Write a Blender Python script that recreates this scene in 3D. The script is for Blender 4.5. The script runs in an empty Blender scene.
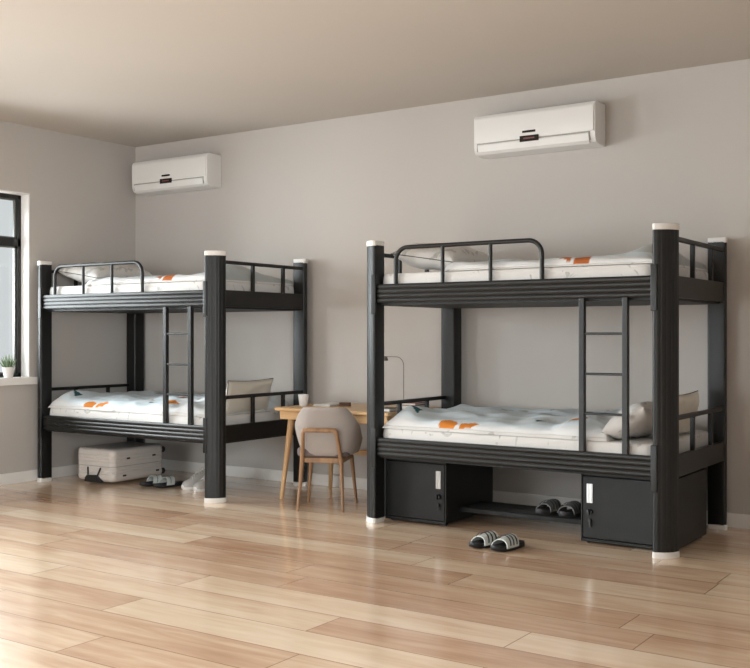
import bpy, bmesh, math, random
from mathutils import Vector, Matrix, noise
random.seed(4)
PI = math.pi
col = bpy.context.scene.collection
sc = bpy.context.scene
R = math.radians

# ------------------------------------------------------------------ helpers
class MB:
    """collects shapes that end up as one mesh"""
    def __init__(s): s.v = []; s.f = []; s.mi = []
    def add(s, verts, faces, mi=0):
        n = len(s.v); s.v += [Vector(p) for p in verts]
        for f in faces: s.f.append([n + i for i in f]); s.mi.append(mi)
    def box(s, a, b, mi=0):
        x0, y0, z0 = a; x1, y1, z1 = b
        if x0 > x1: x0, x1 = x1, x0
        if y0 > y1: y0, y1 = y1, y0
        if z0 > z1: z0, z1 = z1, z0
        v = [(x0,y0,z0),(x1,y0,z0),(x1,y1,z0),(x0,y1,z0),(x0,y0,z1),(x1,y0,z1),(x1,y1,z1),(x0,y1,z1)]
        s.add(v, [(0,3,2,1),(4,5,6,7),(0,1,5,4),(1,2,6,5),(2,3,7,6),(3,0,4,7)], mi)
    def loft(s, rings, cap=True, mi=0, closed=False):
        n = len(rings[0]); v = [p for r in rings for p in r]; f = []
        m = len(rings)
        for i in range(m if closed else m - 1):
            a = i * n; b = ((i + 1) % m) * n
            for j in range(n):
                k = (j + 1) % n
                f.append((a + j, a + k, b + k, b + j))
        if cap and not closed:
            f.append(tuple(reversed(range(n)))); f.append(tuple(range((m-1)*n, m*n)))
        s.add(v, f, mi)
    def tube(s, path, r, n=12, mi=0, flat=None):
        path = [Vector(p) for p in path]; rings = []
        rs = r if isinstance(r, (list, tuple)) else [r] * len(path)
        up = None
        for i, p in enumerate(path):
            if i == 0: t = path[1] - p
            elif i == len(path) - 1: t = p - path[i-1]
            else: t = (path[i+1] - p).normalized() + (p - path[i-1]).normalized()
            t.normalize()
            if up is None:
                up = Vector((0, 0, 1)) if abs(t.z) < .9 else Vector((0, 1, 0))
            a = t.cross(up).normalized(); b = a.cross(t).normalized(); up = b
            fl = flat or (1, 1)
            rings.append([p + a * math.cos(2*PI*k/n) * rs[i] * fl[0] + b * math.sin(2*PI*k/n) * rs[i] * fl[1] for k in range(n)])
        s.loft(rings, mi=mi)
    def cyl(s, p, r0, r1, h, n=24, mi=0):
        x, y, z = p
        s.loft([[(x + r*math.cos(2*PI*k/n), y + r*math.sin(2*PI*k/n), z + dz) for k in range(n)] for r, dz in ((r0, 0), (r1, h))], mi=mi)
    def lathe(s, p, prof, n=28, mi=0):
        x, y, z = p
        s.loft([[(x + r*math.cos(2*PI*k/n), y + r*math.sin(2*PI*k/n), z + dz) for k in range(n)] for r, dz in prof], mi=mi)
    def prism(s, prof, fn, a, b, mi=0):
        """prof 2D loop, fn(u,v,w)->point, extruded w from a to b"""
        s.loft([[fn(u, v, a) for u, v in prof], [fn(u, v, b) for u, v in prof]], mi=mi)
    def rbox(s, a, b, r, n=5, mi=0, e=0.0):
        """box with plan corners rounded by r and a small edge softening e"""
        x0, y0, z0 = a; x1, y1, z1 = b; rings = []
        zs = [(z0, e), (z0 + e, 0), (z1 - e, 0), (z1, e)] if e else [(z0, 0), (z1, 0)]
        if e: 
            zs = []
            for k in range(5):
                t = k / 4 * PI / 2; zs.append((z0 + e - e*math.cos(t), e - e*math.sin(t)))
            for k in range(5):
                t = k / 4 * PI / 2; zs.append((z1 - e + e*math.sin(t), e - e*math.cos(t)))
        for z, ins in zs:
            ring = []
            for cx, cy, t0 in ((x1-r, y1-r, 0), (x0+r, y1-r, 90), (x0+r, y0+r, 180), (x1-r, y0+r, 270)):
                for k in range(n + 1):
                    t = R(t0 + 90 * k / n); q = max(r - ins, .0005)
                    ring.append((cx + q*math.cos(t), cy + q*math.sin(t), z))
            rings.append(ring)
        s.loft(rings, mi=mi)
    def build(s, name, mats, parent=None, smooth=35, bevel=0, loc=None, rot=None, fix=True):
        me = bpy.data.meshes.new(name)
        me.from_pydata([tuple(p) for p in s.v], [], s.f)
        if not isinstance(mats, (list, tuple)): mats = [mats]
        for m in mats: me.materials.append(m)
        for p, i in zip(me.polygons, s.mi): p.material_index = i
        if fix:
            bm = bmesh.new(); bm.from_mesh(me)
            bmesh.ops.recalc_face_normals(bm, faces=bm.faces); bm.to_mesh(me); bm.free()
        if smooth:
            me.polygons.foreach_set('use_smooth', [True] * len(me.polygons))
            me.set_sharp_from_angle(angle=R(smooth))
        me.update()
        o = bpy.data.objects.new(name, me); col.objects.link(o)
        if parent: o.parent = parent
        if loc: o.location = loc
        if rot: o.rotation_euler = rot
        if bevel:
            b = o.modifiers.new('soft_edges', 'BEVEL'); b.width = bevel; b.segments = 2; b.limit_method = 'ANGLE'; b.angle_limit = R(40)
        return o

def tag(o, label=None, cat=None, group=None, kind=None):
    if label: o['label'] = label
    if cat: o['category'] = cat
    if group: o['group'] = group
    if kind: o['kind'] = kind
    return o
def empty(name, loc=(0,0,0), rz=0, label=None, cat=None, group=None):
    o = bpy.data.objects.new(name, None); o.empty_display_size = .1
    o.location = loc; o.rotation_euler = (0, 0, rz); col.objects.link(o)
    return tag(o, label, cat, group)
def copy_tree(o, parent=None):
    c = o.copy(); col.objects.link(c); c.parent = parent
    for ch in [x for x in bpy.data.objects if x.parent == o]:
        copy_tree(ch, c)
    return c

# ------------------------------------------------------------------ materials
def lin(r, g, b):
    f = lambda c: (c/255/12.92) if c/255 <= .04045 else ((c/255 + .055)/1.055) ** 2.4
    return (f(r), f(g), f(b), 1)
def mat(name, rgb, rough=.5, metal=0, spec=.5, bump=0, bscale=200, coat=0, sheen=0):
    m = bpy.data.materials.new(name); m.use_nodes = True
    nt = m.node_tree; b = nt.nodes['Principled BSDF']
    b.inputs['Base Color'].default_value = lin(*rgb); b.inputs['Roughness'].default_value = rough
    b.inputs['Metallic'].default_value = metal; b.inputs['Specular IOR Level'].default_value = spec
    b.inputs['Coat Weight'].default_value = coat
    if sheen: b.inputs['Sheen Weight'].default_value = sheen
    if bump:
        tc = nt.nodes.new('ShaderNodeTexCoord'); n = nt.nodes.new('ShaderNodeTexNoise'); n.inputs['Scale'].default_value = bscale
        n.inputs['Detail'].default_value = 4
        bp = nt.nodes.new('ShaderNodeBump'); bp.inputs['Strength'].default_value = bump; bp.inputs['Distance'].default_value = .002
        nt.links.new(tc.outputs['Object'], n.inputs['Vector']); nt.links.new(n.outputs['Fac'], bp.inputs['Height'])
        nt.links.new(bp.outputs['Normal'], b.inputs['Normal'])
    return m
def wood(name, c1, c2, rough=.4, axis=0, scale=1.0):
    m = bpy.data.materials.new(name); m.use_nodes = True; nt = m.node_tree; b = nt.nodes['Principled BSDF']
    tc = nt.nodes.new('ShaderNodeTexCoord'); mp = nt.nodes.new('ShaderNodeMapping')
    s = [22*scale, 22*scale, 22*scale]; s[axis] = 1.6*scale; mp.inputs['Scale'].default_value = s
    n = nt.nodes.new('ShaderNodeTexNoise'); n.inputs['Scale'].default_value = 1; n.inputs['Detail'].default_value = 6; n.inputs['Distortion'].default_value = .6
    r = nt.nodes.new('ShaderNodeValToRGB'); r.color_ramp.elements[0].color = lin(*c1); r.color_ramp.elements[1].color = lin(*c2)
    r.color_ramp.elements[0].position = .3; r.color_ramp.elements[1].position = .7
    nt.links.new(tc.outputs['Object'], mp.inputs['Vector']); nt.links.new(mp.outputs['Vector'], n.inputs['Vector'])
    nt.links.new(n.outputs['Fac'], r.inputs['Fac']); nt.links.new(r.outputs['Color'], b.inputs['Base Color'])
    b.inputs['Roughness'].default_value = rough
    return m

M = {}
M['wall'] = mat('wall_paint', (190, 184, 179), .9, bump=.08, bscale=60, spec=.2)
M['ceil'] = mat('ceiling_paint', (194, 187, 179), .95, spec=.1)
M['white_trim'] = mat('white_trim_paint', (234, 230, 226), .5)
M['jamb'] = mat('window_reveal_paint', (232, 230, 228), .6)
M['steel'] = mat('black_powder_coated_steel', (18, 18, 18), .40, spec=.40, bump=.03, bscale=500)
M['steel_dark'] = mat('black_steel_board', (20, 20, 21), .6)
M['locker'] = mat('black_locker_steel', (23, 23, 23), .48, spec=.30)
M['cap'] = mat('white_plastic_cap', (225, 222, 218), .4)
M['ac'] = mat('white_ac_plastic', (226, 224, 222), .3)
M['ac_dark'] = mat('dark_display', (22, 14, 14), .2)
M['ac_red'] = mat('dim_red_print', (110, 60, 60), .4)
M['gap'] = mat('vent_gap', (158, 154, 150), .7)
M['frame'] = mat('black_window_frame', (24, 23, 22), .4)
M['sash'] = mat('grey_window_sash', (105, 105, 102), .4)
M['cream'] = mat('cream_pillow_cotton', (208, 202, 190), .9, bump=.3, bscale=300, sheen=.2)
M['pipe'] = mat('dark_pillow_piping', (60, 62, 58), .8)
M['slide_black'] = mat('black_rubber', (20, 21, 26), .5)
M['slide_grey'] = mat('dark_grey_foam', (62, 62, 66), .55)
M['slide_white'] = mat('pale_grey_strap', (196, 200, 196), .6)
M['slide_mid'] = mat('mid_grey_strap', (120, 120, 118), .6)
M['sneak'] = mat('pale_grey_knit', (190, 186, 182), .9, bump=.6, bscale=400)
M['sneak_sole'] = mat('white_rubber_sole', (232, 230, 228), .5)
M['lace'] = mat('light_lace', (215, 212, 208), .9)
M['case'] = mat('beige_suitcase_shell', (200, 192, 186), .38)
M['case_black'] = mat('black_case_plastic', (18, 18, 18), .4)
M['fabric'] = mat('warm_grey_fabric', (158, 148, 142), .95, bump=.5, bscale=500, sheen=.3)
M['fabric_dark'] = mat('darker_seat_fabric', (110, 100, 98), .95, bump=.5, bscale=500)
M['paper'] = mat('white_paper', (225, 222, 218), .8)
M['cup'] = mat('white_ceramic', (228, 226, 224), .25)
M['plant'] = mat('succulent_green', (112, 132, 100), .5)
M['soil'] = mat('dark_soil', (50, 40, 32), .95)
M['chrome'] = mat('satin_silver', (200, 200, 200), .3, metal=.6)
M['lamp'] = mat('grey_lamp_wire', (118, 110, 104), .5, metal=.3)
M['brown'] = mat('brown_leather', (96, 66, 50), .6)
M['red'] = mat('dull_red_cover', (140, 66, 52), .6)
M['olive'] = mat('olive_cover', (140, 132, 96), .6)
M['desk'] = wood('honey_oak', (194, 154, 108), (222, 186, 140), .38)
M['desk_leg'] = wood('honey_oak_leg', (178, 138, 96), (206, 168, 122), .42, axis=2)
M['chair_wood'] = wood('walnut_brown_wood', (128, 96, 68), (162, 124, 90), .4, axis=2)

def glass():
    m = bpy.data.materials.new('window_glass'); m.use_nodes = True; nt = m.node_tree
    for n in list(nt.nodes): nt.nodes.remove(n)
    o = nt.nodes.new('ShaderNodeOutputMaterial'); t = nt.nodes.new('ShaderNodeBsdfTransparent'); t.inputs['Color'].default_value = (.93, .95, .95, 1)
    g = nt.nodes.new('ShaderNodeBsdfGlossy'); g.inputs['Roughness'].default_value = .02
    fr = nt.nodes.new('ShaderNodeFresnel'); fr.inputs['IOR'].default_value = 1.3; mx = nt.nodes.new('ShaderNodeMixShader')
    nt.links.new(fr.outputs[0], mx.inputs[0]); nt.links.new(t.outputs[0], mx.inputs[1]); nt.links.new(g.outputs[0], mx.inputs[2]); nt.links.new(mx.outputs[0], o.inputs[0])
    return m
M['glass'] = glass()

def cloth_print(name, base, rough=.9, amount=.5):
    """white cotton with a faint scattered grey leaf print"""
    m = bpy.data.materials.new(name); m.use_nodes = True; nt = m.node_tree; b = nt.nodes['Principled BSDF']; L = nt.links
    tc = nt.nodes.new('ShaderNodeTexCoord')
    n = nt.nodes.new('ShaderNodeTexNoise'); n.inputs['Scale'].default_value = 9; n.inputs['Detail'].default_value = 2; n.inputs['Distortion'].default_value = 1.4
    r = nt.nodes.new('ShaderNodeValToRGB'); e = r.color_ramp.elements
    e[0].position = .64; e[0].color = (0, 0, 0, 1); e[1].position = .67; e[1].color = (1, 1, 1, 1)
    n2 = nt.nodes.new('ShaderNodeTexNoise'); n2.inputs['Scale'].default_value = 45; n2.inputs['Detail'].default_value = 3
    mu = nt.nodes.new('ShaderNodeMath'); mu.operation = 'MULTIPLY'
    mu2 = nt.nodes.new('ShaderNodeMath'); mu2.operation = 'MULTIPLY'; mu2.inputs[1].default_value = amount
    mx = nt.nodes.new('ShaderNodeMixRGB'); mx.inputs['Color1'].default_value = lin(*base); mx.inputs['Color2'].default_value = lin(140, 142, 140)
    L.new(tc.outputs['Object'], n.inputs['Vector']); L.new(tc.outputs['Object'], n2.inputs['Vector']); L.new(n.outputs['Fac'], r.inputs['Fac'])
    L.new(r.outputs['Color'], mu.inputs[0]); L.new(n2.outputs['Fac'], mu.inputs[1]); L.new(mu.outputs[0], mu2.inputs[0])
    L.new(mu2.outputs[0], mx.inputs['Fac']); L.new(mx.outputs['Color'], b.inputs['Base Color'])
    bp = nt.nodes.new('ShaderNodeBump'); bp.inputs['Strength'].default_value = .35; bp.inputs['Distance'].default_value = .01
    n3 = nt.nodes.new('ShaderNodeTexNoise'); n3.inputs['Scale'].default_value = 14; n3.inputs['Detail'].default_value = 3
    L.new(tc.outputs['Object'], n3.inputs['Vector']); L.new(n3.outputs['Fac'], bp.inputs['Height']); L.new(bp.outputs['Normal'], b.inputs['Normal'])
    b.inputs['Roughness'].default_value = rough; b.inputs['Specular IOR Level'].default_value = .2
    return m
M['sheet'] = cloth_print('white_printed_cotton', (214, 212, 210), amount=.9)
M['pillow'] = cloth_print('printed_pillow_cotton', (206, 203, 200), amount=1.0)
def attr_cloth():
    m = bpy.data.materials.new('duvet_printed_cotton'); m.use_nodes = True; nt = m.node_tree; b = nt.nodes['Principled BSDF']
    a = nt.nodes.new('ShaderNodeAttribute'); a.attribute_name = 'print'
    nt.links.new(a.outputs['Color'], b.inputs['Base Color']); b.inputs['Roughness'].default_value = .9; b.inputs['Specular IOR Level'].default_value = .2
    tc = nt.nodes.new('ShaderNodeTexCoord'); n3 = nt.nodes.new('ShaderNodeTexNoise'); n3.inputs['Scale'].default_value = 16; n3.inputs['Detail'].default_value = 3
    bp = nt.nodes.new('ShaderNodeBump'); bp.inputs['Strength'].default_value = .3; bp.inputs['Distance'].default_value = .01
    nt.links.new(tc.outputs['Object'], n3.inputs['Vector']); nt.links.new(n3.outputs['Fac'], bp.inputs['Height']); nt.links.new(bp.outputs['Normal'], b.inputs['Normal'])
    return m
M['duvet'] = attr_cloth()

def floor_mat():
    m = bpy.data.materials.new('oak_plank_floor'); m.use_nodes = True; nt = m.node_tree; L = nt.links; b = nt.nodes['Principled BSDF']
    def N(t, **k):
        n = nt.nodes.new(t)
        for a, v in k.items(): setattr(n, a, v)
        return n
    def math_(op, a, c=None):
        n = N('ShaderNodeMath', operation=op)
        for i, x in enumerate((a, c)):
            if x is None: continue
            if isinstance(x, (int, float)): n.inputs[i].default_value = x
            else: L.new(x, n.inputs[i])
        return n.outputs[0]
    tc = N('ShaderNodeTexCoord'); sp = N('ShaderNodeSeparateXYZ'); L.new(tc.outputs['Object'], sp.inputs[0])
    W, LEN = .25, 1.75
    v = math_('DIVIDE', sp.outputs['Y'], W); row = math_('FLOOR', v); fv = math_('FRACT', v)
    wn = N('ShaderNodeTexWhiteNoise', noise_dimensions='1D'); L.new(row, wn.inputs['W'])
    off = math_('MULTIPLY', wn.outputs['Value'], 7.3)
    u = math_('ADD', math_('DIVIDE', sp.outputs['X'], LEN), off); cl = math_('FLOOR', u); fu = math_('FRACT', u)
    cb = N('ShaderNodeCombineXYZ'); L.new(row, cb.inputs[0]); L.new(cl, cb.inputs[1])
    w2 = N('ShaderNodeTexWhiteNoise', noise_dimensions='3D'); L.new(cb.outputs[0], w2.inputs['Vector'])
    # grain, shifted per board
    sh = N('ShaderNodeVectorMath', operation='SCALE'); sh.inputs['Scale'].default_value = 13.0; L.new(w2.outputs['Color'], sh.inputs[0])
    ad = N('ShaderNodeVectorMath', operation='ADD'); L.new(tc.outputs['Object'], ad.inputs[0]); L.new(sh.outputs[0], ad.inputs[1])
    mp = N('ShaderNodeMapping'); mp.inputs['Scale'].default_value = (1.3, 13, 1); L.new(ad.outputs[0], mp.inputs['Vector'])
    g = N('ShaderNodeTexNoise'); g.inputs['Scale'].default_value = 1.2; g.inputs['Detail'].default_value = 7; g.inputs['Roughness'].default_value = .6; g.inputs['Distortion'].default_value = .8
    L.new(mp.outputs[0], g.inputs['Vector'])
    mp2 = N('ShaderNodeMapping'); mp2.inputs['Scale'].default_value = (.9, 3.5, 1); L.new(ad.outputs[0], mp2.inputs['Vector'])
    g2 = N('ShaderNodeTexNoise'); g2.inputs['Scale'].default_value = 1.5; g2.inputs['Detail'].default_value = 3; L.new(mp2.outputs[0], g2.inputs['Vector'])
    ramp = N('ShaderNodeValToRGB'); e = ramp.color_ramp.elements
    e[0].position = 0; e[0].color = lin(190, 148, 118); e[1].position = 1; e[1].color = lin(246, 224, 198)
    k = e.new(.35); k.color = lin(216, 180, 150); k = e.new(.65); k.color = lin(234, 205, 175)
    t = math_('ADD', math_('MULTIPLY', w2.outputs['Value'], .66), math_('MULTIPLY', math_('SUBTRACT', g.outputs['Fac'], .5), 1.0))
    t = math_('ADD', t, math_('MULTIPLY', math_('SUBTRACT', g2.outputs['Fac'], .5), .9)); t = math_('ADD', t, .20)
    L.new(t, ramp.inputs['Fac'])
    # gaps
    du = math_('MULTIPLY', math_('MINIMUM', fu, math_('SUBTRACT', 1, fu)), LEN); dv = math_('MULTIPLY', math_('MINIMUM', fv, math_('SUBTRACT', 1, fv)), W)
    dd = math_('MINIMUM', du, dv); gap = math_('LESS_THAN', dd, .0026)
    mx = N('ShaderNodeMixRGB'); mx.inputs['Color2'].default_value = lin(128, 90, 62)
    L.new(math_('MULTIPLY', gap, .75), mx.inputs['Fac']); L.new(ramp.outputs['Color'], mx.inputs['Color1'])
    L.new(mx.outputs['Color'], b.inputs['Base Color'])
    rg = math_('ADD', .17, math_('MULTIPLY', g.outputs['Fac'], .10)); L.new(rg, b.inputs['Roughness'])
    b.inputs['Specular IOR Level'].default_value = .5
    b.inputs['Coat Weight'].default_value = .7; b.inputs['Coat Roughness'].default_value = .16
    bp = N('ShaderNodeBump'); bp.inputs['Strength'].default_value = .06; bp.inputs['Distance'].default_value = .001
    L.new(math_('SUBTRACT', g.outputs['Fac'], gap), bp.inputs['Height']); L.new(bp.outputs['Normal'], b.inputs['Normal'])
    return m
M['floor'] = floor_mat()

# ------------------------------------------------------------------ the room
H = 2.905; XR = 8.8; YB = -9.4; T = .2; WX = -.02; WY = .02
def struct(o): o['kind'] = 'structure'; return o
def wall_with_holes(name, axis, at, out, lo, hi, holes):
    """wall in plane axis=at, thickness towards out; holes = (a0,a1,z0,z1)"""
    b = MB(); cuts = sorted(holes)
    def bx(a0, a1, z0, z1):
        if a1 - a0 < 1e-4 or z1 - z0 < 1e-4: return
        if axis == 'x': b.box((at, a0, z0), (at + out, a1, z1))
        else: b.box((a0, at, z0), (a1, at + out, z1))
    p = lo
    for a0, a1, z0, z1 in cuts:
        bx(p, a0, 0, H); bx(a0, a1, 0, z0); bx(a0, a1, z1, H); p = a1
    bx(p, hi, 0, H)
    return struct(b.build(name, M['wall'], smooth=0))
WZ0, WZ1 = .85, 2.355
W1 = (-2.75, -1.131, WZ0, WZ1); W2 = (-5.3, -3.4, WZ0, WZ1); W4 = (-8.2, -5.9, .08, WZ1)  # last one is unseen, sill dropped near the floor for extra light and reflection
W3_FILL = (-9.0, -5.8, .7, 2.4); W5_FILL = (.6, 3.8, .08, 2.4)  # unseen openings added in the right and front walls for fill light
b = MB(); b.box((WX, YB, -.1), (XR, WY, 0)); struct(b.build('floor', M['floor'], smooth=0))
b = MB(); b.box((-T, YB - T, H), (XR + T, T, H + .1)); struct(b.build('ceiling', M['ceil'], smooth=0))
wall_with_holes('wall_left', 'x', WX, -T, YB, WY, [W1, W2, W4])
wall_with_holes('wall_back', 'y', WY, T, WX - T, XR + T, [])
wall_with_holes('wall_right', 'x', XR, T, YB, WY, [W3_FILL])
wall_with_holes('wall_front', 'y', YB, -T, -T, XR + T, [W5_FILL])
b = MB(); b.box((WX + .012, WY - .012, 0), (XR, WY, .09)); struct(b.build('baseboard_back', M['white_trim'], smooth=0, bevel=.003))
b = MB(); b.box((WX, YB, 0), (WX + .012, WY, .09)); struct(b.build('baseboard_left', M['white_trim'], smooth=0, bevel=.003))

def window(idx, hole, axis, at, out, transoms=True, zt=None):
    a0, a1, z0, z1 = hole; s = 1 if out > 0 else -1
    root = empty('window_%d' % idx, ((at, (a0+a1)/2, z0) if axis == 'x' else ((a0+a1)/2, at, z0))); root['kind'] = 'structure'
    ox, oy, oz = root.location
    P = lambda d, a, z: ((at + s*d - ox, a - oy, z - oz) if axis == 'x' else (a - ox, at + s*d - oy, z - oz))
    lin_ = MB(); t = .012   # white reveal lining
    lin_.box(P(.0, a0, z0), P(.2, a0 + t, z1)); lin_.box(P(.0, a1 - t, z0), P(.2, a1, z1)); lin_.box(P(.0, a0, z1 - t), P(.2, a1, z1))
    lin_.build('reveal', M['jamb'], root, smooth=0)
    f = MB(); w = .034; d0, d1 = .095, .15
    A0, A1, Z1, Z0 = a0 + t, a1 - t, z1 - t, z0
    f.box(P(d0, A0, Z0), P(d1, A0 + w, Z1)); f.box(P(d0, A1 - w, Z0), P(d1, A1, Z1)); f.box(P(d0, A0, Z1 - w), P(d1, A1, Z1)); f.box(P(d0, A0, Z0), P(d1, A1, Z0 + w))
    zt = zt or z0 + (z1 - z0) * .72
    f.box(P(d0, A0, zt - .035), P(d1, A1, zt + .035))
    n = 2
    for k in range(1, n): 
        am = A0 + (A1 - A0) * k / n; f.box(P(d0, am - .025, Z0), P(d1, am + .025, Z1))
    f.build('window_frame', M['frame'], root, smooth=0, bevel=.003)
    q = MB()
    for k in range(n):
        b0 = A0 + (A1 - A0) * k / n + .03; b1 = A0 + (A1 - A0) * (k + 1) / n - .03
        for c0, c1 in ((Z0 + w, zt - .035), (zt + .035, Z1 - w)):
            u = .018
            q.box(P(.115, b0, c0), P(.14, b0 + u, c1)); q.box(P(.115, b1 - u, c0), P(.14, b1, c1))
            q.box(P(.115, b0, c0), P(.14, b1, c0 + u*.6)); q.box(P(.115, b0, c1 - u*.6), P(.14, b1, c1))
    q.build('sash', M['sash'], root, smooth=0)
    g = MB(); g.box(P(.125, A0 + .03, Z0 + .03), P(.129, A1 - .03, Z1 - .03)); g.build('window_pane', M['glass'], root, smooth=0)
    sl = MB(); e = .05
    sl.box(P(-.045, a0 - e, z0 - .055), P(.2, a1 + e, z0)) if False else None
    sl.box(P(0, a0 + .001, z0 - .0), P(.2, a1 - .001, z0 + .004)); sl.box(P(-.05, a0 - e, z0 - .055), P(-.0005, a1 + e, z0 + .004))
    sl.build('window_sill', M['white_trim'], root, smooth=0, bevel=.003)
    return root
window(1, W1, 'x', WX, -T, zt=1.955)
window(2, W2, 'x', WX, -T, zt=1.955)
window(4, W4, 'x', WX, -T, zt=1.955)  # out of view; made floor-length so its light reaches the locker fronts
window(3, W3_FILL, 'x', XR, T)  # added unseen window, lets fill light onto the left wall
window(5, W5_FILL, 'y', YB, -T)  # added unseen window behind the camera, brightens the front faces

# wall socket
t = empty('wall_socket', (2.24, WY, .14), label='white double wall socket low on the back wall behind the chair legs', cat='socket')
b = MB(); b.rbox((-.052, -.008, -.036), (.052, 0, .036), .004); b.build('cover_plate', M['cap'], t)
for dx in (-.026, .026):
    b = MB(); b.box((dx - .016, -.010, -.016), (dx + .016, -.0075, .016)); b.build('socket_face', M['white_trim'], t)

# ------------------------------------------------------------------ air conditioners
def ac():
    root = empty('air_conditioner')
    Wd = .90
    b = MB()
    prof = [(0, .290), (-.150, .290), (-.168, .284), (-.178, .270), (-.180, .255), (-.180, .060), (-.172, .030), (-.155, .012), (-.120, .002), (0, 0)]
    b.prism(prof, lambda u, v, w: (w, u, v), 0, Wd); b.build('housing', M['ac'], root, smooth=30, bevel=.004)
    b = MB()   # big front cover
    prof = [(-.178, .272), (-.186, .262), (-.188, .250), (-.188, .090), (-.186, .084), (-.178, .084)]
    b.prism(prof, lambda u, v, w: (w, u, v), .006, Wd - .010); b.build('front_cover', M['ac'], root, smooth=30, bevel=.003)
    b = MB()   # louvre flap
    prof = [(-.184, .076), (-.190, .068), (-.180, .022), (-.160, .004), (-.150, .006), (-.168, .03), (-.176, .07)]
    b.prism(prof, lambda u, v, w: (w, u, v), .035, Wd - .045); b.build('air_flap', M['ac'], root, smooth=30)
    b = MB(); b.box((.030, -.1815, .074), (Wd - .040, -.17, .0845)); b.box((.026, -.1815, .025), (.033, -.165, .0845)); b.box((Wd - .043, -.1815, .025), (Wd - .036, -.165, .0845)); b.build('vent_gap', M['gap'], root, smooth=0)
    b = MB(); b.box((.360, -.194, .060), (.500, -.186, .102)); d = b.build('display', M['ac_dark'], root, smooth=0, bevel=.002)
    b = MB(); b.box((.39, -.1948, .077), (.47, -.1938, .087)); b.build('display_digits', M['ac_red'], d, smooth=0)
    b = MB(); b.box((.378, -.1905, .122), (.476, -.187, .138)); b.build('badge', M['ac_dark'], root, smooth=0, bevel=.001)
    return root
a1 = ac(); a1.location = (3.568, WY, 2.455); a1.scale = (1, 1, .97)
tag(a1, 'white wall air conditioner mounted high above the right bunk bed', 'air conditioner', 'wall air conditioners')
a2 = copy_tree(a1); a2.location = (.128, WY, 2.450)
tag(a2, 'white wall air conditioner high in the left corner beside the side wall', 'air conditioner', 'wall air conditioners')

# ------------------------------------------------------------------ bunk bed
BL, BW, BH = 2.026, 1.134, 1.8
PR = .116
def post_profile(sx, sy, scale=1.0, flute=.0009):
    q = .015 * scale; Rr = PR * scale; pts = []
    cc = math.sqrt((Rr - q)**2 - q*q); ang = math.degrees(math.atan2(q, cc))
    for k in range(6):                       # corner near +x axis
        t = R(-90 + (90 + ang) * k / 5); pts.append((cc + q*math.cos(t), q + q*math.sin(t)))
    n = 70; a0, a1 = ang, 90 - ang
    for k in range(1, n):
        t = k / n; a = R(a0 + (a1 - a0) * t)
        g = abs(math.sin(t * 5 * PI)); rr = Rr - flute * (1 - g)**2 * 2.2
        pts.append((rr*math.cos(a), rr*math.sin(a)))
    for k in range(6):
        t = R(90 - ang + (90 + ang) * k / 5); pts.append((q + q*math.cos(t), cc + q*math.sin(t)))
    c = .012 * scale
    for k in range(4):
        t = R(180 + 90 * k / 3); pts.append((c + c*math.cos(t), c + c*math.sin(t)))
    return [(sx*x, sy*y) for x, y in pts]
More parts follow.
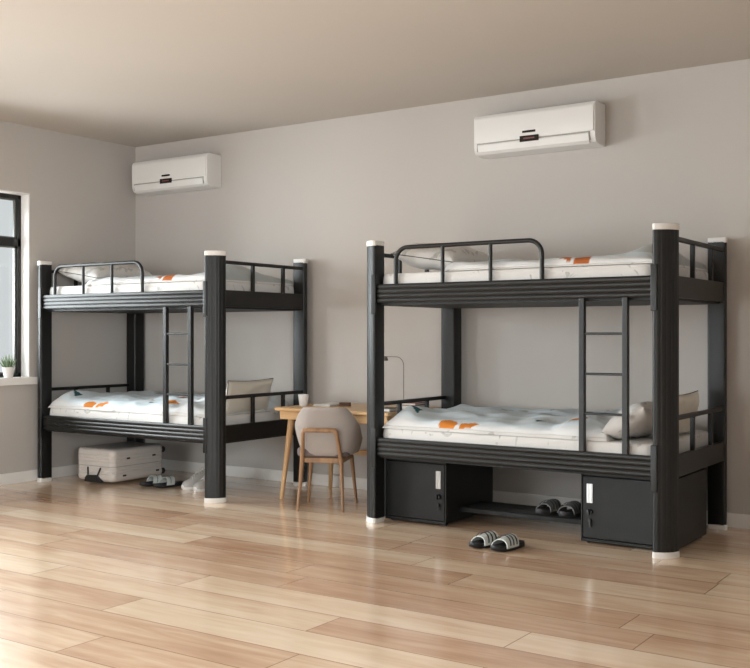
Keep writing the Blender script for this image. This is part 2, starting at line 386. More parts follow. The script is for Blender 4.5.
def bunk():
    root = empty('bunk_bed')
    for sx, sy, cx, cy in ((-1,-1,PR,PR), (1,-1,BL-PR,PR), (-1,1,PR,BW-PR), (1,1,BL-PR,BW-PR)):
        F = lambda u, v, w: (cx + u, cy + v, w)
        b = MB(); b.prism(post_profile(sx, sy), F, .028, BH - .028); p = b.build('post', M['steel'], root, smooth=50)
        b = MB(); b.prism(post_profile(sx, sy, 1.035, 0), F, BH - .034, BH); b.build('post_cap', M['cap'], p, smooth=50, bevel=.003)
        b = MB(); b.prism(post_profile(sx, sy, 1.035, 0), F, 0, .034); b.build('post_foot', M['cap'], p, smooth=50, bevel=.002)
    for z0 in (.430, 1.405):
        hgt = .116
        for front in (1, 0):
            prof = []
            if front:
                n = 48
                for k in range(n + 1):
                    t = k / n; w = abs(math.sin(t * 4 * PI)); prof.append((.012 + .0045 * (1 - w)**1.1, z0 + hgt * t))
                prof += [(.046, z0 + hgt), (.046, z0)]
                b = MB(); b.prism(prof, lambda u, v, w: (w, u, v), .100, BL - .100); b.build('side_rail', M['steel'], root, smooth=40)
            else:
                b = MB(); b.box((.088, BW - .046, z0), (BL - .088, BW - .014, z0 + hgt)); b.build('side_rail', M['steel'], root, smooth=0, bevel=.003)
        for xa, xb in ((.012, .042), (BL - .042, BL - .012)):
            b = MB(); b.box((xa, .088, z0 - .002), (xb, BW - .088, z0 + hgt)); b.build('end_rail', M['steel'], root, smooth=0, bevel=.003)
        # board the mattress lies on
        b = MB(); b.box((.043, .060, z0 - .016), (BL - .043, BW - .060, z0 + .024))
        b.build('bed_board', M['steel_dark'], root, smooth=0)
        # end guard bars
        zt = z0 + .33
        for xa in (.027, BL - .027):
            b = MB()
            b.box((xa - .0125, .1, zt - .025), (xa + .0125, BW - .1, zt)) 
            for y in (.43, .785): b.box((xa - .0125, y - .0125, z0 + hgt - .01), (xa + .0125, y + .0125, zt - .01))
            b.build('end_guard', M['steel'], root, smooth=0, bevel=.003)
        # hook brackets joining rail and post
        for xa in (PR - .012, BL - PR + .012):
            b = MB(); b.rbox((xa - .019, -.005, z0 - .075), (xa + .019, .014, z0 + hgt + .06), .006, e=.004)
            b.build('corner_bracket', M['steel'], root)
    # rounded guard rail
    g = MB(); r = .085; xa, xb, zt, zb = .255, 1.255, 1.748, 1.515; y = .030; path = [(xa, y, zb)]
    for k in range(9): t = R(180 - 90*k/8); path.append((xa + r + r*math.cos(t), y, zt - r + r*math.sin(t)))
    for k in range(9): t = R(90 - 90*k/8); path.append((xb - r + r*math.cos(t), y, zt - r + r*math.sin(t)))
    path.append((xb, y, zb)); g.tube(path, .0135, 14); g.build('guard_rail', M['steel'], root, smooth=60)
    for x in (.595, .923):
        g = MB(); g.tube([(x, y, zb), (x, y, zt)], .0115, 12); g.build('guard_upright', M['steel'], root, smooth=60)
    # ladder
    for x in (1.502, 1.754):
        b = MB(); b.box((x - .017, .014, .545), (x + .017, .046, 1.408)); b.build('ladder_stile', M['steel'], root, smooth=0, bevel=.004)
    for z in (1.207, .982, .760):
        b = MB(); b.box((1.518, .018, z - .007), (1.738, .044, z + .007)); b.build('ladder_rung', M['steel'], root, smooth=0, bevel=.003)
    return root
XL0, XR0, YF = .000, 3.268, -1.130
bk = bunk(); bk.location = (XR0, YF, 0)
tag(bk, 'black steel bunk bed on the right with two lockers beneath it', 'bunk bed', 'steel bunk beds')
bk2 = copy_tree(bk); bk2.location = (XL0, YF, 0)
tag(bk2, 'black steel bunk bed in the left corner with a suitcase beneath it', 'bunk bed', 'steel bunk beds')

# ------------------------------------------------------------------ bedding
def mattress(z0, z1):
    b = MB(); x0, x1, y0, y1 = .098, BL - .098, .05, BW - .05; hgt = z1 - z0; rings = []
    nseg = 14
    for k in range(nseg + 1):
        t = k / nseg; a = t * PI; bulge = math.sin(a) ** .35 if 0 < t < 1 else 0
        ins = .03 * (1 - bulge); z = z0 + hgt * (1 - math.cos(a)) / 2
        ring = []; r = .10
        for cx, cy, t0 in ((x1-r, y1-r, 0), (x0+r, y1-r, 90), (x0+r, y0+r, 180), (x1-r, y0+r, 270)):
            for j in range(9):
                tt = R(t0 + 90*j/8); q = r - ins; ring.append((cx + q*math.cos(tt), cy + q*math.sin(tt), z))
            # straight run points
        rings.append(ring)
    b.loft(rings); o = b.build('mattress', M['sheet'], smooth=60)
    return o
def fbm(x, y, s, seed): return noise.noise(Vector((x*s + seed*7.1, y*s - seed*3.3, seed)))
def ridge(x, y, s, seed, st=1.0): 
    n = noise.noise(Vector((x*s*st + seed*5.7, y*s + seed, seed*1.7))); return (1 - abs(n)*2.4)
def slab(name, x0, x1, y0, y1, zb, hf, colf, material, nx=150, ny=80, parent=None, edge=.05, outline=None):
    """soft cloth layer: height hf(x,y) above zb, rounded rim"""
    v = []; f = []; idx = {}
    for i in range(nx + 1):
        for j in range(ny + 1):
            u, w = i/nx, j/ny; x = x0 + (x1-x0)*u; y = y0 + (y1-y0)*w
            e = min(u*(x1-x0), (1-u)*(x1-x0), w*(y1-y0), (1-w)*(y1-y0))
            s = min(e/edge, 1); s = math.sqrt(max(0, 1 - (1-s)**2))
            dx = .012*fbm(x, y, 5, 3.3) ; dy = .012*fbm(x, y, 5, 8.1)
            if outline:
                ox, oy = outline(u, w); dx += ox; dy += oy
            h = max(.004, hf(x, y)) * (.12 + .88*s)
            idx[i, j] = len(v); v.append((x + dx, y + dy, zb + h))
    nb = len(v)
    bidx = {}
    for i in range(nx + 1):
        for j in range(ny + 1):
            if i in (0, nx) or j in (0, ny):
                bidx[i, j] = len(v); p = v[idx[i, j]]; v.append((p[0], p[1], zb))
    for i in range(nx):
        for j in range(ny): f.append((idx[i,j], idx[i+1,j], idx[i+1,j+1], idx[i,j+1]))
    rim = [(i, 0) for i in range(nx)] + [(nx, j) for j in range(ny)] + [(i, ny) for i in range(nx, 0, -1)] + [(0, j) for j in range(ny, 0, -1)]
    for k, p in enumerate(rim):
        q = rim[(k+1) % len(rim)]; f.append((idx[q], idx[p], bidx[p], bidx[q]))
    f.append(tuple(bidx[p] for p in reversed(rim)))
    b = MB(); b.v = v; b.f = f; b.mi = [0]*len(f)
    o = b.build(name, material, parent, smooth=80)
    if colf:
        me = o.data; at = me.color_attributes.new('print', 'FLOAT_COLOR', 'POINT')
        for k, p in enumerate(me.vertices): at.data[k].color = colf(p.co.x, p.co.y, p.co.z)
    return o
BLUE = lin(214, 225, 231); WHITE = lin(216, 217, 218); ORANGE = lin(206, 126, 52); TEAL = lin(50, 92, 98); GREY = lin(172, 176, 176); PALE = lin(216, 224, 226)
RUST = lin(178, 102, 56)
def mixc(a, b, t): t = max(0, min(1, t)); return tuple(a[i]*(1-t) + b[i]*t for i in range(4))
def motifs(x, y, c, ms):
    for (mx, my, rx, ry, rot, cc, kind) in ms:
        dx, dy = x - mx, y - my; ca, sa = math.cos(rot), math.sin(rot); u = (dx*ca + dy*sa)/rx; w = (-dx*sa + dy*ca)/ry
        if kind == 'e' and u*u + w*w < 1: c = cc
        if kind == 'h' and u*u + w*w < 1 and w > -.1: c = cc         # half disc
        if kind == 'b' and abs(u) < 1 and abs(w) < 1: c = cc
        if kind == 't' and 0 < u < 1 and abs(w) < (1 - u): c = cc
    return c

def bed_set(X0, side):
    left = side == 'left'
    P = Vector((X0, YF, 0))
    # ---- lower bunk
    m = mattress(.456, .605); m.location = P
    tag(m, 'white printed mattress on the lower bunk of the %s bed' % side, 'mattress', 'bunk mattresses')
    xe = 1.86 if left else 1.63
    sd = 2.0 if left else 5.0
    def hl(x, y):
        h = .034 + .026*min(1, max(0, y - .08)/.35) + .013*ridge(x, y, 3.2, sd) + .012*fbm(x, y, 7, sd) + .008*ridge(x, y, 7, sd + 1, .5)*min(1, y/.3)
        h += .055*math.exp(-((x - .22)**2/.010 + (y - .24)**2/.03)) * 1.0          # folded corner standing up
        if x > xe - .35: h += .03*math.sin((x - xe + .35)/.35*PI)*(.6 + .4*ridge(x, y, 6, 1, 1.6)) 
        if left and x > 1.35: h += .018*ridge(x, y, 8, 4.4)
        return h + .01*(y/1.0)
    mot_l = [(.60, .092, .062, .040, 0, ORANGE, 'e'), (.725, .092, .050, .024, .12, ORANGE, 'b'), (.76, .096, .055, .034, 0, ORANGE, 't'), (.675, .09, .009, .06, .1, WHITE, 'b'),
             (.27, .21, .07, .06, 1.0, TEAL, 't'), (1.22, .50, .06, .05, .3, RUST, 'e'), (1.30, .27, .05, .05, 0, WHITE, 'e'), (1.36, .24, .045, .045, -.2, ORANGE, 'e'), (1.42, .22, .035, .03, .5, RUST, 'e'), (1.02, .33, .05, .03, .2, ORANGE, 't'),
             (1.05, .25, .04, .03, .3, WHITE, 'e'), (1.13, .22, .06, .025, .6, TEAL, 't'), (.95, .82, .06, .03, .5, TEAL, 't'), (1.3, .9, .05, .03, .2, RUST, 't'),
             (.48, .55, .10, .03, .2, PALE, 'e'), (.85, .45, .12, .04, -.3, PALE, 'e'), (.7, .8, .09, .05, .4, GREY, 'e')]
    def cl(x, y, z):
        e = fbm(x, y, 2.2, sd + 1); t = (y - .086)/.016 + e*1.6
        c = mixc(WHITE, BLUE, t)
        if x > 1.35: c = mixc(c, WHITE, (x - 1.3)*3 - (y-.3)*2 + e*2)
        if .02 < e < .06 and y > .2: c = mixc(c, PALE, .8)
        return motifs(x, y, c, mot_l)
    lx0 = .15
    lay = empty('duvet', (X0, YF, .606))
    tag(lay, ('pale blue duvet with orange print rumpled over the lower bunk of the left bed' if left else
              'pale blue duvet with orange print spread over the lower bunk of the right bed'), 'duvet', 'printed duvets')
    slab('duvet_lining', .135, xe + .012, .055, 1.04, 0, lambda x, y: .026 + .006*fbm(x, y, 6, 9), None, M['sheet'], 100, 50, lay, edge=.02)
    slab('duvet_cover', lx0, xe, .07, 1.03, .018, hl, cl, M['duvet'], 210, 110, lay, edge=.10)
    # ---- upper bunk
    m = mattress(1.431, 1.590); m.location = P
    tag(m, 'white printed mattress on the upper bunk of the %s bed' % side, 'mattress', 'bunk mattresses')
    def hu(x, y):
        h = .028 + .014*min(1, max(0, y - .08)/.35) + .010*ridge(x, y, 3.5, sd + 2) + .008*fbm(x, y, 8, sd + 2) + .006*ridge(x, y, 7, sd + 3, .5)
        h += .075*math.exp(-((x - 1.79)**2/.012 + (y - .45)**2/.06))
        h += .02*math.exp(-((x - .75)**2/.03 + (y - .5)**2/.12))
        return h
    mot_u = [(1.475, .088, .050, .040, .06, RUST, 'b'), (1.415, .094, .085, .034, PI, RUST, 't'), (.65, .25, .05, .03, .3, TEAL, 't'), (.9, .15, .07, .03, .2, GREY, 'e'),
             (1.1, .5, .06, .05, 0, ORANGE, 'e'), (.8, .7, .06, .03, .4, TEAL, 't'), (1.42, .09, .010, .06, 0.1, WHITE, 'b')]
    def cu(x, y, z):
        e = fbm(x, y, 2.2, sd + 5); c = mixc(WHITE, BLUE, (y - .10)/.03 + e*2.2)
        c = mixc(c, GREY, (x - 1.68)*6 * (1 if y > .2 else 0))
        return motifs(x, y, c, mot_u)
    lay = empty('duvet', (X0, YF, 1.591))
    tag(lay, 'white duvet with orange print on the upper bunk of the %s bed' % side, 'duvet', 'printed duvets')
    slab('duvet_lining', .58, BL - .115, .055, 1.05, 0, lambda x, y: .02, None, M['sheet'], 90, 50, lay, edge=.02)
    slab('duvet_cover', .59, BL - .125, .065, 1.04, .012, hu, cu, M['duvet'], 190, 110, lay, edge=.08)

def pillow(name, w, l, t, seed, material=None, piping=False, n=44, sag=.0):
    """cushion: half-width w (x), half-length l (y), half-thickness t"""
    b = MB(); top = []; v = []; f = []
    def pt(i, j, s):
        u = -1 + 2*i/n; q = -1 + 2*j/n
        # pull the sides in between the corners
        x = u*w*(1 - .09*(1 - q*q)*abs(u)**3); y = q*l*(1 - .07*(1 - u*u)*abs(q)**3)
        k = max(0, (1 - u**4)*(1 - q**4)) ** .55
        z = s*t*k*(1 + .22*fbm(x, y, 7, seed)) + .012*fbm(x, y, 9, seed + s)*k + .010*ridge(x, y, 6, seed)*k
        z -= sag * (u*u)
        return (x, y, z)
    idx = {}
    for s in (1, -1):
        for i in range(n+1):
            for j in range(n+1):
                if s < 0 and (i in (0, n) or j in (0, n)): idx[s, i, j] = idx[1, i, j]; continue
                idx[s, i, j] = len(v); v.append(pt(i, j, s))
        for i in range(n):
            for j in range(n):
                q = (idx[s,i,j], idx[s,i+1,j], idx[s,i+1,j+1], idx[s,i,j+1]); f.append(q if s > 0 else tuple(reversed(q)))
    b.v = v; b.f = f; b.mi = [0]*len(f)
    root = b.build(name, material or M['pillow'], smooth=80)
    if piping:
        p = MB(); path = [pt(i, 0, 1) for i in range(0, n+1, 2)] + [pt(n, j, 1) for j in range(2, n+1, 2)] + [pt(i, n, 1) for i in range(n-2, -1, -2)] + [pt(0, j, 1) for j in range(n-2, 0, -2)]
        rings = []
        m_ = len(path)
        for k in range(m_):
            a = Vector(path[k]); tng = (Vector(path[(k+1) % m_]) - Vector(path[k-1])).normalized(); sx = tng.cross(Vector((0,0,1))).normalized()
            rings.append([a + sx*.003*math.cos(2*PI*h/6) + Vector((0,0,.003))*math.sin(2*PI*h/6) for h in range(6)])
        p.loft(rings, closed=True); p.build('piping', M['pipe'], root, smooth=60)
    return root

for X0, side in ((XL0, 'left'), (XR0, 'right')):
    bed_set(X0, side)
    # pillow at the head of the upper bunk
    p = pillow('pillow', .225, .35, .084, 1.5 if side == 'left' else 3.1, piping=True)
    p.location = (X0 + .345, YF + .50, 1.704); p.rotation_euler = (R(3), R(9), R(5))
    tag(p, 'white printed pillow behind the rounded guard rail of the %s upper bunk' % side, 'pillow', 'white bed pillows')
    # upright cream pillow at the foot rail of the lower bunk
    q = pillow('pillow', .13, .27, .055, 6.2 if side == 'left' else 7.7, M['cream'], piping=True)
    yy = .52 if side == 'left' else .60
    q.location = (X0 + 1.875, YF + yy, .735); q.rotation_euler = (0, R(-76), R(2))
    tag(q, 'cream pillow standing upright against the right end rail of the %s lower bunk' % side, 'pillow', 'cream upright pillows')
p = pillow('pillow', .15, .24, .07, 9.4)
p.location = (XR0 + 1.755, YF + .30, .712); p.rotation_euler = (R(-4), R(-30), R(-6))
tag(p, 'white patterned pillow slumped beside the right lower bunk ladder, before the cream pillow', 'pillow', 'white bed pillows')

# ------------------------------------------------------------------ lockers and shoe shelf
def locker(x0, x1, y0, y1, filler, handle_right, label):
    root = empty('locker', ((x0+x1)/2, (y0+y1)/2, 0), label=label, cat='locker', group='black under-bed lockers')
    ox, oy = (x0+x1)/2, (y0+y1)/2
    b = MB(); zt = .410; t = .018
    b.box((x0-ox, y0-oy+.022, .018), (x1-ox, y1-oy, zt - .002))
    b.box((x0-ox+filler, y0-oy, zt - t), (x1-ox, y0-oy+.03, zt)); b.box((x0-ox+filler, y0-oy, .012), (x1-ox, y0-oy+.03, .012+t))
    b.box((x0-ox+filler, y0-oy, .012), (x0-ox+filler+.01, y0-oy+.03, zt)); b.box((x1-ox-.01, y0-oy, .012), (x1-ox, y0-oy+.03, zt))
    b.build('body', M['locker'], root, smooth=0, bevel=.003)
    d = MB(); a0, a1 = x0-ox+filler+.013, x1-ox-.013; d.box((a0, y0-oy+.001, .033), (a1, y0-oy+.02, zt - t - .004))
    door = d.build('door', M['locker'], root, smooth=0, bevel=.003)
    hx = a1 - .042 if handle_right else a0 + .042
    h = MB(); h.box((hx - .018, y0-oy-.004, .235), (hx + .018, y0-oy+.002, .345)); h.box((hx - .014, y0-oy-.007, .24), (hx - .004, y0-oy-.003, .34)); h.box((hx + .004, y0-oy-.007, .24), (hx + .014, y0-oy-.003, .34))
    h.build('label_holder', M['chrome'], door, smooth=0, bevel=.001)
    k = MB()
    n = 20
    for nm, zz, rr, dp in (('lock', .185, .017, .014), ('keyhole_plate', .135, .011, .010)):
        k = MB(); k.loft([[(hx + rr*math.cos(2*PI*j/n), y0-oy - dd, zz + rr*math.sin(2*PI*j/n)) for j in range(n)] for dd in (-.002, dp)])
        if nm == 'lock': k.box((hx - .004, y0-oy-.03, .17), (hx + .004, y0-oy-.012, .20))
        else: k.box((hx - .002, y0-oy-.016, .10), (hx + .010, y0-oy-.009, .135))
        k.build(nm, M['case_black'], door, smooth=40)
    for fx in (x0-ox+.03+filler, x1-ox-.03):
        for fy in (y0-oy+.04, y1-oy-.04):
            c = MB(); c.cyl((fx, fy, 0), .012, .014, .019, 14); c.build('foot', M['slide_grey'], root)
    return root
locker(3.285, 3.815, -.975, -.345, .075, True, 'black steel locker under the left end of the right bunk bed')
locker(4.700, 5.255, -.955, -.385, 0, False, 'black steel locker behind the near post of the right bunk bed')
root = empty('shoe_shelf', (4.2525, -.65, 0), label='low black steel shoe shelf spanning between the two lockers', cat='shelf')
b = MB(); zs = .102
b.box((-.444, -.155, zs - .028), (.444, -.135, zs)); b.build('front_bar', M['locker'], root, smooth=0, bevel=.002)
b = MB(); b.box((-.444, .135, zs - .028), (.444, .155, zs)); b.build('rear_bar', M['locker'], root, smooth=0, bevel=.002)
for k in range(7):
    b = MB(); y = -.115 + k*.038; b.tube([(-.444, y, zs - .006), (.444, y, zs - .006)], .006, 10); b.build('shelf_rod', M['locker'], root)

# ------------------------------------------------------------------ slides
def outline(s, n=40, L_=.135, W_=.05):
    """sole outline, s=+1 right foot; toe at -y"""
    pts = []
    for k in range(n):
        t = 2*PI*k/n; y = -math.cos(t)*L_
        u = (y + L_)/(2*L_)          # 0 toe 1 heel
        w = W_*(1.0 - .22*u - .16*math.exp(-((u-.62)/.18)**2))
        x = math.copysign(abs(math.sin(t))**.75, math.sin(t))*w + s*.006*math.sin(u*PI)
        pts.append((x, y))
    return pts
def slide(s, sole_m, strap_m, stripe_m, narrow=False):
    root = empty('slide_sandal')
    b = MB(); o1 = outline(s)
    lift = lambda y: .010*max(0, (-y - .06)/.075)**2
    rings = []
    for z, sc_ in ((0, .95), (.004, 1.0), (.022, 1.0), (.028, .97), (.026, .86), (.024, .5), (.024, .05)):
        rings.append([(x*sc_, y*sc_, z + lift(y)) for x, y in o1])
    b.loft(rings); b.build('sole', sole_m, root, smooth=60)
    def band(u0, u1, r0, th, name, m, par, a0=4, a1=176):
        b = MB(); rings = []; n = 22
        for k in range(n + 1):
            a = R(a0 + (a1-a0)*k/n); ring = []
            for y, q in ((u0, 0), (u1, 0), (u1, th), (u0, th)):
                w = .052 + q + r0; hh = .060 + q + r0 - (.016 if y < -.06 else 0) * 1 
                lean = .02*math.sin(a)
                ring.append((w*math.cos(a)*.98, y + lean, .012 + hh*math.sin(a)**.8))
            rings.append(ring)
        b.loft(rings); return b.build(name, m, par, smooth=50)
    st = band(*((-.055, .015) if narrow else (-.085, .020)), 0, .005, 'strap', strap_m, root)
    if narrow:
        band(-.024, -.018, .0052, .0014, 'stripe', stripe_m, st, 12, 168)
        return root
    for k in range(3):
        band(-.060 + k*.028, -.051 + k*.028, .0052, .0014, 'stripe', stripe_m, st, 12, 168)
    return root
def pair(loc, rz, mats, lab, grp, gap=.065, spread=.06, ax=0):
    for k, s in enumerate((-1, 1)):
        o = slide(s, *mats); a = rz; o.scale = (1.04,)*3
        o.location = (loc[0] + math.cos(ax)*gap*s, loc[1] + math.sin(ax)*gap*s, loc[2]); o.rotation_euler = (0, 0, a + spread*s)
        tag(o, lab[k], 'slipper', grp)
pair((4.362, -1.335, 0), R(-13), (M['slide_black'], M['slide_white'], M['slide_black']),
     ('left one of the black slides with pale striped strap on the open floor', 'right one of the black slides with pale striped strap on the open floor'), 'slides on the open floor', gap=.066, ax=R(-5))
pair((4.455, -.665, .1025), R(-8), (M['slide_grey'], M['slide_mid'], M['slide_grey']),
     ('left one of the dark grey slides on the black shoe shelf', 'right one of the dark grey slides on the shoe shelf, next to the locker'), 'slides on the shoe shelf', gap=.070)
pair((1.065, -.71, 0), R(-12), (M['slide_black'], M['slide_white'], M['slide_mid'], True),
     ('black slide with pale strap beside the suitcase under the left bunk', 'black slide with pale strap nearest the sneakers under the left bunk'), 'slides under the left bunk', gap=.070)

# ------------------------------------------------------------------ sneakers
def sneaker():
    root = empty('sneaker'); n = 28
    # sections along y: toe at -y
    secs = [(-.140, .018, .030), (-.132, .034, .042), (-.115, .044, .054), (-.085, .049, .062), (-.05, .048, .074), (-.01, .043, .096), (.03, .038, .112), (.07, .036, .112), (.105, .036, .118), (.125, .032, .122), (.134, .024, .118)]
    b = MB(); rings = []
    for y, w, h in secs:
        ring = []
        for k in range(n):
            t = 2*PI*k/n; c, s_ = math.cos(t), math.sin(t)
            x = math.copysign(abs(c)**.8, c)*w*(1 - .28*max(0, s_)*min(1, h/.09)); z = .026 + (h - .026)*(max(0, s_)**.9) if s_ > 0 else .018
            ring.append((x, y, z))
        rings.append(ring)
    b.loft(rings); up = b.build('upper', M['sneak'], root, smooth=60)
    o = outline(1, 40, .148, .052); s = MB()
    s.loft([[(x*q, y*q, z) for x, y in o] for q, z in ((.93, 0), (.97, .004), (1.0, .014), (.99, .026), (.95, .030))]); s.build('sole', M['sneak_sole'], root, smooth=60)
    for k in range(6):
        y = -.062 + k*.018; h = .071 + (y + .06)*.62; l = MB(); l.tube([(-.027, y - .004, h - .012), (-.012, y, h + .004), (.012, y + .002, h + .004), (.027, y - .004, h - .012)], .0032, 6); l.build('lace', M['lace'], root)
    c = MB(); rings = []
    for k in range(n):
        t = 2*PI*k/n; p = Vector((.026*math.cos(t), .085 + .045*math.sin(t), .117 + .010*math.sin(t)))
        a = Vector((math.cos(t), math.sin(t), 0)); rings.append([p + a*.007*math.cos(2*PI*h/8) + Vector((0,0,.007))*math.sin(2*PI*h/8) for h in range(8)])
    c.loft(rings, closed=True); c.build('collar', M['sneak'], root, smooth=60)
    return root
s1 = sneaker(); s1.location = (1.40, -.64, 0); s1.scale = (1.08, .98, 1.25); s1.rotation_euler = (0, 0, R(-26))
tag(s1, 'pale grey lace-up sneaker beside the black slides under the left bunk', 'sneaker', 'pair of pale sneakers')
s2 = copy_tree(s1); s2.location = (1.525, -.655, 0); s2.rotation_euler = (0, 0, R(-14))
tag(s2, 'pale grey lace-up sneaker half hidden behind the near post of the left bunk', 'sneaker', 'pair of pale sneakers')

# ------------------------------------------------------------------ suitcase lying flat
root = empty('suitcase', (.530, -.655, 0), label='pale grey hard-shell suitcase lying flat under the left bunk', cat='suitcase')
hx, hy = .220, .285
def shell(z0, z1, name):
    b = MB(); n = 7; r = .055; e = .035; rings = []
    lowpart = z0 < .1
    zs = []
    for k in range(7):
        t = k/6*PI/2
        zs.append((e*(1 - math.sin(t)), (1 - math.cos(t))*e))
    prof = [(z0 + dz, ins) for ins, dz in [(a, b_) for a, b_ in zs]] if lowpart else [(z0, 0)]
    m_ = 18; za = prof[-1][0]; zb_ = z1 if lowpart else z1 - e
    for k in range(1, m_ + 1): prof.append((za + (zb_ - za)*k/m_, .0035*(abs(math.sin(k/m_*PI*4)) < .35)))
    if not lowpart:
        for k in range(1, 7): t = k/6*PI/2; prof.append((z1 - e + e*math.sin(t), e*(1 - math.cos(t))))
    for z, ins in prof:
        ring = []
        for cx, cy, t0 in ((hx-r, hy-r, 0), (-hx+r, hy-r, 90), (-hx+r, -hy+r, 180), (hx-r, -hy+r, 270)):
            for j in range(n+1): tt = R(t0 + 90*j/n); ring.append((cx + (r-ins)*math.cos(tt), cy + (r-ins)*math.sin(tt), z))
        rings.append(ring)
    b.loft(rings); return b.build(name, M['case'], root, smooth=50)
shell(.022, .142, 'lower_shell'); shell(.148, .285, 'upper_shell')
b = MB(); b.rbox((-hx + .004, -hy + .004, .140), (hx - .004, hy - .004, .150), .052); b.build('zip_seam', M['gap'], root)
b = MB()
b.tube([(-.065, -hy - .004, .135), (-.050, -hy - .016, .06)], .007, 8); b.tube([(.085, -hy - .004, .135), (.055, -hy - .016, .06)], .007, 8)
b.prism([(-.085, .018), (.11, .018), (.075, .055), (.045, .075), (-.06, .07), (-.08, .05)], lambda u, v, w: (u, w, v), -hy - .024, -hy + .012)
b.build('carry_handle', M['case_black'], root, smooth=30, bevel=.003)
for x in (-.16, .16):
    for z in (.055, .235):
        b = MB(); n = 20
        for dx in (-.014, .004):
            b.loft([[(x + dx + w, hy + .026 + .024*math.cos(2*PI*k/n), z + .024*math.sin(2*PI*k/n)) for k in range(n)] for w in (0, .010)])
        b.box((x - .010, hy - .01, z - .012), (x + .010, hy + .026, z + .012)); b.build('wheel', M['case_black'], root, smooth=40)
for y, z in ((-.12, .205), (.16, .205), (-.16, .07), (.2, .075)):
    b = MB(); b.box((hx - .002, y - .016, z - .007), (hx + .006, y + .016, z + .007)); b.build('latch', M['case_black'], root, smooth=0, bevel=.002)

# ------------------------------------------------------------------ desk
dx0, dx1, dy0, dy1, dz = 2.235, 3.235, -.745, -.035, .672
cx, cy = (dx0+dx1)/2, (dy0+dy1)/2
root = empty('desk', (cx, cy, 0), label='light oak writing desk with splayed legs between the two bunk beds', cat='desk')
b = MB(); b.rbox((dx0-cx, dy0-cy, dz - .024), (dx1-cx, dy1-cy, dz), .02, e=.006); b.build('tabletop', M['desk'], root)
b = MB(); b.box((dx0-cx+.035, dy0-cy+.03, dz - .085), (dx1-cx-.03, dy1-cy-.03, dz - .026)); b.build('apron', M['desk'], root, smooth=0, bevel=.003)
for sx in (-1, 1):
    for sy in (-1, 1):
        b = MB(); fx = .47*sx; fy = .30*sy; b.tube([(fx, fy, 0), (fx - .062*sx, fy - .05*sy, dz - .03)], [.015, .026], 16); b.build('leg', M['desk_leg'], root)
b = MB(); b.box((-.44, .262, .285), (.44, .284, .325)); b.build('stretcher', M['desk'], root, smooth=0, bevel=.003)
# things on the desk
b = MB(); b.lathe((0,0,0), [(.028, 0), (.031, .004), (.040, .085), (.037, .085), (.028, .008)]); c = b.build('cup', M['cup'], loc=(2.320, -.50, dz), smooth=50)
tag(c, 'white tapered cup on the left end of the desk', 'cup')
b = MB()
for k in range(6): 
    a = .02*k; b.box((-.075 + .003*k, -.115 + .003*(k % 3), .0025*k), (.075 + .003*(k % 2), .115, .0025*k + .002))
c = b.build('paper_stack', M['paper'], loc=(2.455, -.36, dz), rot=(0, 0, R(4)), smooth=0); tag(c, 'small stack of white papers on the desk beside the cup', 'papers')
root = empty('glasses_case', (2.60, -.36, dz), R(20), 'small brown case lying on the desk behind the grey chair', 'case')
b = MB(); b.rbox((-.045, -.02, 0), (.045, .02, .016), .015, e=.005); b.build('case_base', M['brown'], root)
b = MB(); b.rbox((-.045, -.02, .0165), (.045, .02, .028), .015, e=.005); b.build('case_lid', M['brown'], root)
# lamp with a thin arched stem
root = empty('desk_lamp', (2.985, -.16, dz), 0, 'thin arched grey wire desk lamp standing on the desk near the right bunk', 'lamp')
b = MB(); b.lathe((0,0,0), [(.05, 0), (.05, .008), (.045, .012), (.006, .014)]); b.build('base', M['slide_black'], root)
b = MB(); path = [(0, 0, .01), (0, 0, .30)]; r = .065
for k in range(1, 9): t = R(90*k/8); path.append((-r + r*math.cos(t), 0, .30 + r*math.sin(t)))
path.append((-.15, 0, .365)); b.tube(path, .0028, 8); b.build('stem', M['lamp'], root, smooth=60)
b = MB(); b.lathe((-.165, 0, .335), [(.022, 0), (.024, .002), (.016, .032), (.006, .036)]); b.build('lamp_shade', M['lamp'], root)
def book(loc, rz, w, d, h, m, label):
    r = empty('book', loc, R(rz), label, 'book', 'books on the desk')
    b = MB(); b.box((-w/2, -d/2, 0), (w/2, d/2, .0025)); b.box((-w/2, -d/2, h - .0025), (w/2, d/2, h)); b.box((-w/2, -d/2, .0025), (-w/2 + .003, d/2, h - .0025)); b.build('cover', m, r, smooth=0)
    b = MB(); b.box((-w/2 + .003, -d/2 + .004, .0025), (w/2 - .004, d/2 - .004, h - .0025)); b.build('pages', M['paper'], r, smooth=0)
book((3.125, -.58, dz), 3, .11, .15, .022, M['slide_grey'], 'small dark grey book lying on the desk corner beside the right bunk post')
book((3.14, -.28, dz), -4, .15, .20, .028, M['olive'], 'thick olive book lying at the rear right of the desk')
book((3.14, -.28, dz + .0282), 5, .13, .18, .016, M['red'], 'dull red book on top of the olive book')

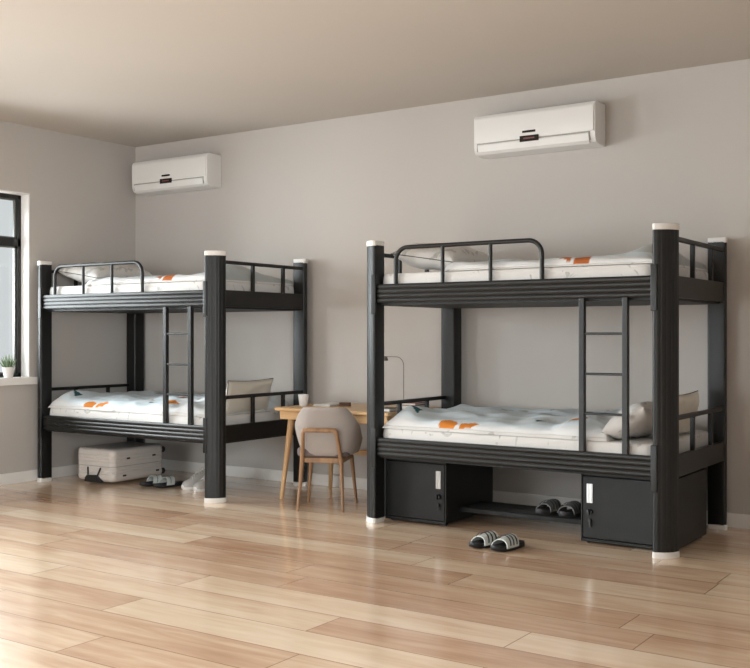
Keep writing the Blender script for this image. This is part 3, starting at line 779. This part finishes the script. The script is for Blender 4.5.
# ------------------------------------------------------------------ chair
root = empty('chair', (2.74, -.775, 0), R(24), 'grey upholstered shell chair with brown wooden legs pulled up to the desk', 'chair')
b = MB(); b.rbox((-.185, -.165, .362), (.185, .20, .425), .07, e=.022); b.build('seat', M['fabric_dark'], root, smooth=60)
b = MB(); b.box((-.135, -.165, .325), (.135, -.14, .360)); b.box((-.15, .14, .325), (.15, .165, .360)); b.box((-.15, -.15, .325), (-.128, .15, .360)); b.box((.128, -.15, .325), (.15, .15, .360))
b.build('seat_frame', M['chair_wood'], root, smooth=0, bevel=.004)
for s in (-1, 1):
    b = MB(); b.tube([(s*.158, -.205, 0), (s*.146, -.178, .18), (s*.136, -.165, .345), (s*.124, -.195, .46), (s*.116, -.222, .545)], [.0095, .013, .016, .014, .013], 12)
    b.build('leg', M['chair_wood'], root, smooth=60)
    b = MB(); b.tube([(s*.176, .185, 0), (s*.145, .150, .345)], [.009, .016], 12); b.build('leg', M['chair_wood'], root, smooth=60)
b = MB(); path = [(-.118, -.222, .535), (-.106, -.227, .553), (-.05, -.232, .556), (.05, -.232, .556), (.106, -.227, .553), (.118, -.222, .535)]; b.tube(path, .0145, 12, flat=(.8, 1.15)); b.build('back_rail', M['chair_wood'], root, smooth=60)
# wrapped fabric shell
nu, nv = 48, 18; outer = []; inner = []
def shell_pt(u, v, off):
    a = (u - .5)*2                       # -1..1 around the back
    ang = a*R(108)
    q = max(0, min(1, (abs(a) - .36)/.50)); q = q*q*(3 - 2*q)
    zt = .708 - .195*q - .03*abs(a)**3
    z = .375 + (zt - .375)*v
    k = (z - .375)/.33
    half = .165 + .055*math.sin(min(1, k*1.25)*PI/2) - .10*max(0, k - .62)**1.1
    half += .012*abs(a)
    y_back = -.165 - .040*k
    x = math.copysign(abs(math.sin(ang))**.72, ang)*half; y = y_back + (1 - math.cos(ang))**1.25*.185
    n = Vector((math.sin(ang), -math.cos(ang), 0))
    thick = .014*math.sqrt(max(0.0, 1 - (2*abs(v - .5))**6))*math.sqrt(max(0.02, 1 - abs(a)**10))
    return Vector((x, y, z)) + n*off*thick
b = MB(); rings = []
for i in range(nu + 1):
    u = i/nu; ring = [shell_pt(u, j/nv, 1) for j in range(nv + 1)] + [shell_pt(u, 1 - j/nv, -1) for j in range(1, nv)]
    rings.append(ring)
b.loft(rings); o = b.build('backrest', M['fabric'], root, smooth=70); o.scale = (1.03, 1.08, 1); o.location = (.022, .012, 0)

# ------------------------------------------------------------------ plant on the sill
root = empty('potted_plant', (-.01, -1.345, .854), 0, 'small spiky succulent in a white pot on the window sill', 'plant')
b = MB(); b.lathe((0,0,0), [(.036, 0), (.040, .003), (.058, .098), (.060, .102), (.054, .102), (.050, .085)]); b.build('pot', M['cup'], root, smooth=50)
b = MB(); b.cyl((0,0,.080), .050, .050, .006); b.build('soil', M['soil'], root)
b = MB()
for k in range(22):
    a = k*2.4; tilt = .15 + .65*(k/22); l = .13 - .045*(k/22); p = Vector((.014*math.cos(a)*(k/10), .014*math.sin(a)*(k/10), .086)); d = Vector((math.cos(a)*math.sin(tilt), math.sin(a)*math.sin(tilt), math.cos(tilt)))
    b.tube([p, p + d*l*.35, p + d*l*.7 + Vector((0,0,.005)), p + d*l + Vector((0,0,.012))], [.006, .0075, .005, .0008], 6)
o = b.build('foliage', M['plant'], root, smooth=60); root.scale = (.85,)*3

# ------------------------------------------------------------------ light
w = bpy.data.worlds.new('sky'); sc.world = w; w.use_nodes = True
bg = w.node_tree.nodes['Background']; bg.inputs['Color'].default_value = (.97, .985, 1, 1); bg.inputs['Strength'].default_value = .74
def area(name, loc, rot, sx, sy, power, colr=(1, 1, 1), spread=180):
    l = bpy.data.lights.new(name, 'AREA'); l.shape = 'RECTANGLE'; l.size = sx; l.size_y = sy; l.energy = power; l.color = colr; l.spread = R(spread)
    o = bpy.data.objects.new(name, l); o.location = loc; o.rotation_euler = rot; col.objects.link(o); return o
DAY = (.95, .98, 1)
area('daylight_window_1', (-.50, -2.30, 1.75), (0, R(-58), 0), 1.6, 1.9, 235, DAY)
area('daylight_window_2', (-.50, -4.35, 1.75), (0, R(-64), 0), 1.6, 2.0, 345, DAY)
area('daylight_window_4', (-.50, -7.05, 1.40), (0, R(-76), 0), 2.3, 2.4, 420, DAY)  # strong lamp at the unseen floor-length opening, meant to brighten the locker door
area('right_wall_fill', (XR + .5, -7.3, 1.6), (0, R(78), 0), 1.8, 3.2, 430, DAY)  # added fill for the left wall, no source known on this side
area('front_wall_fill', (2.2, YB - .5, 1.35), (R(84), 0, 0), 3.2, 2.3, 230, DAY)  # added front fill for rails and lockers, no source known there

# ------------------------------------------------------------------ camera
cam = bpy.data.cameras.new('camera'); co = bpy.data.objects.new('camera', cam); col.objects.link(co)
co.location = (7.05, -6.57, 1.205); co.rotation_euler = (R(90), 0, R(33.97)); cam.sensor_width = 36; cam.lens = 1034/750*36; cam.clip_start = .05
sc.camera = co
vs = sc.view_settings; vs.view_transform = 'Standard'; vs.look = 'None'; vs.gamma = 1; vs.use_curve_mapping = False; vs.exposure = 0.03
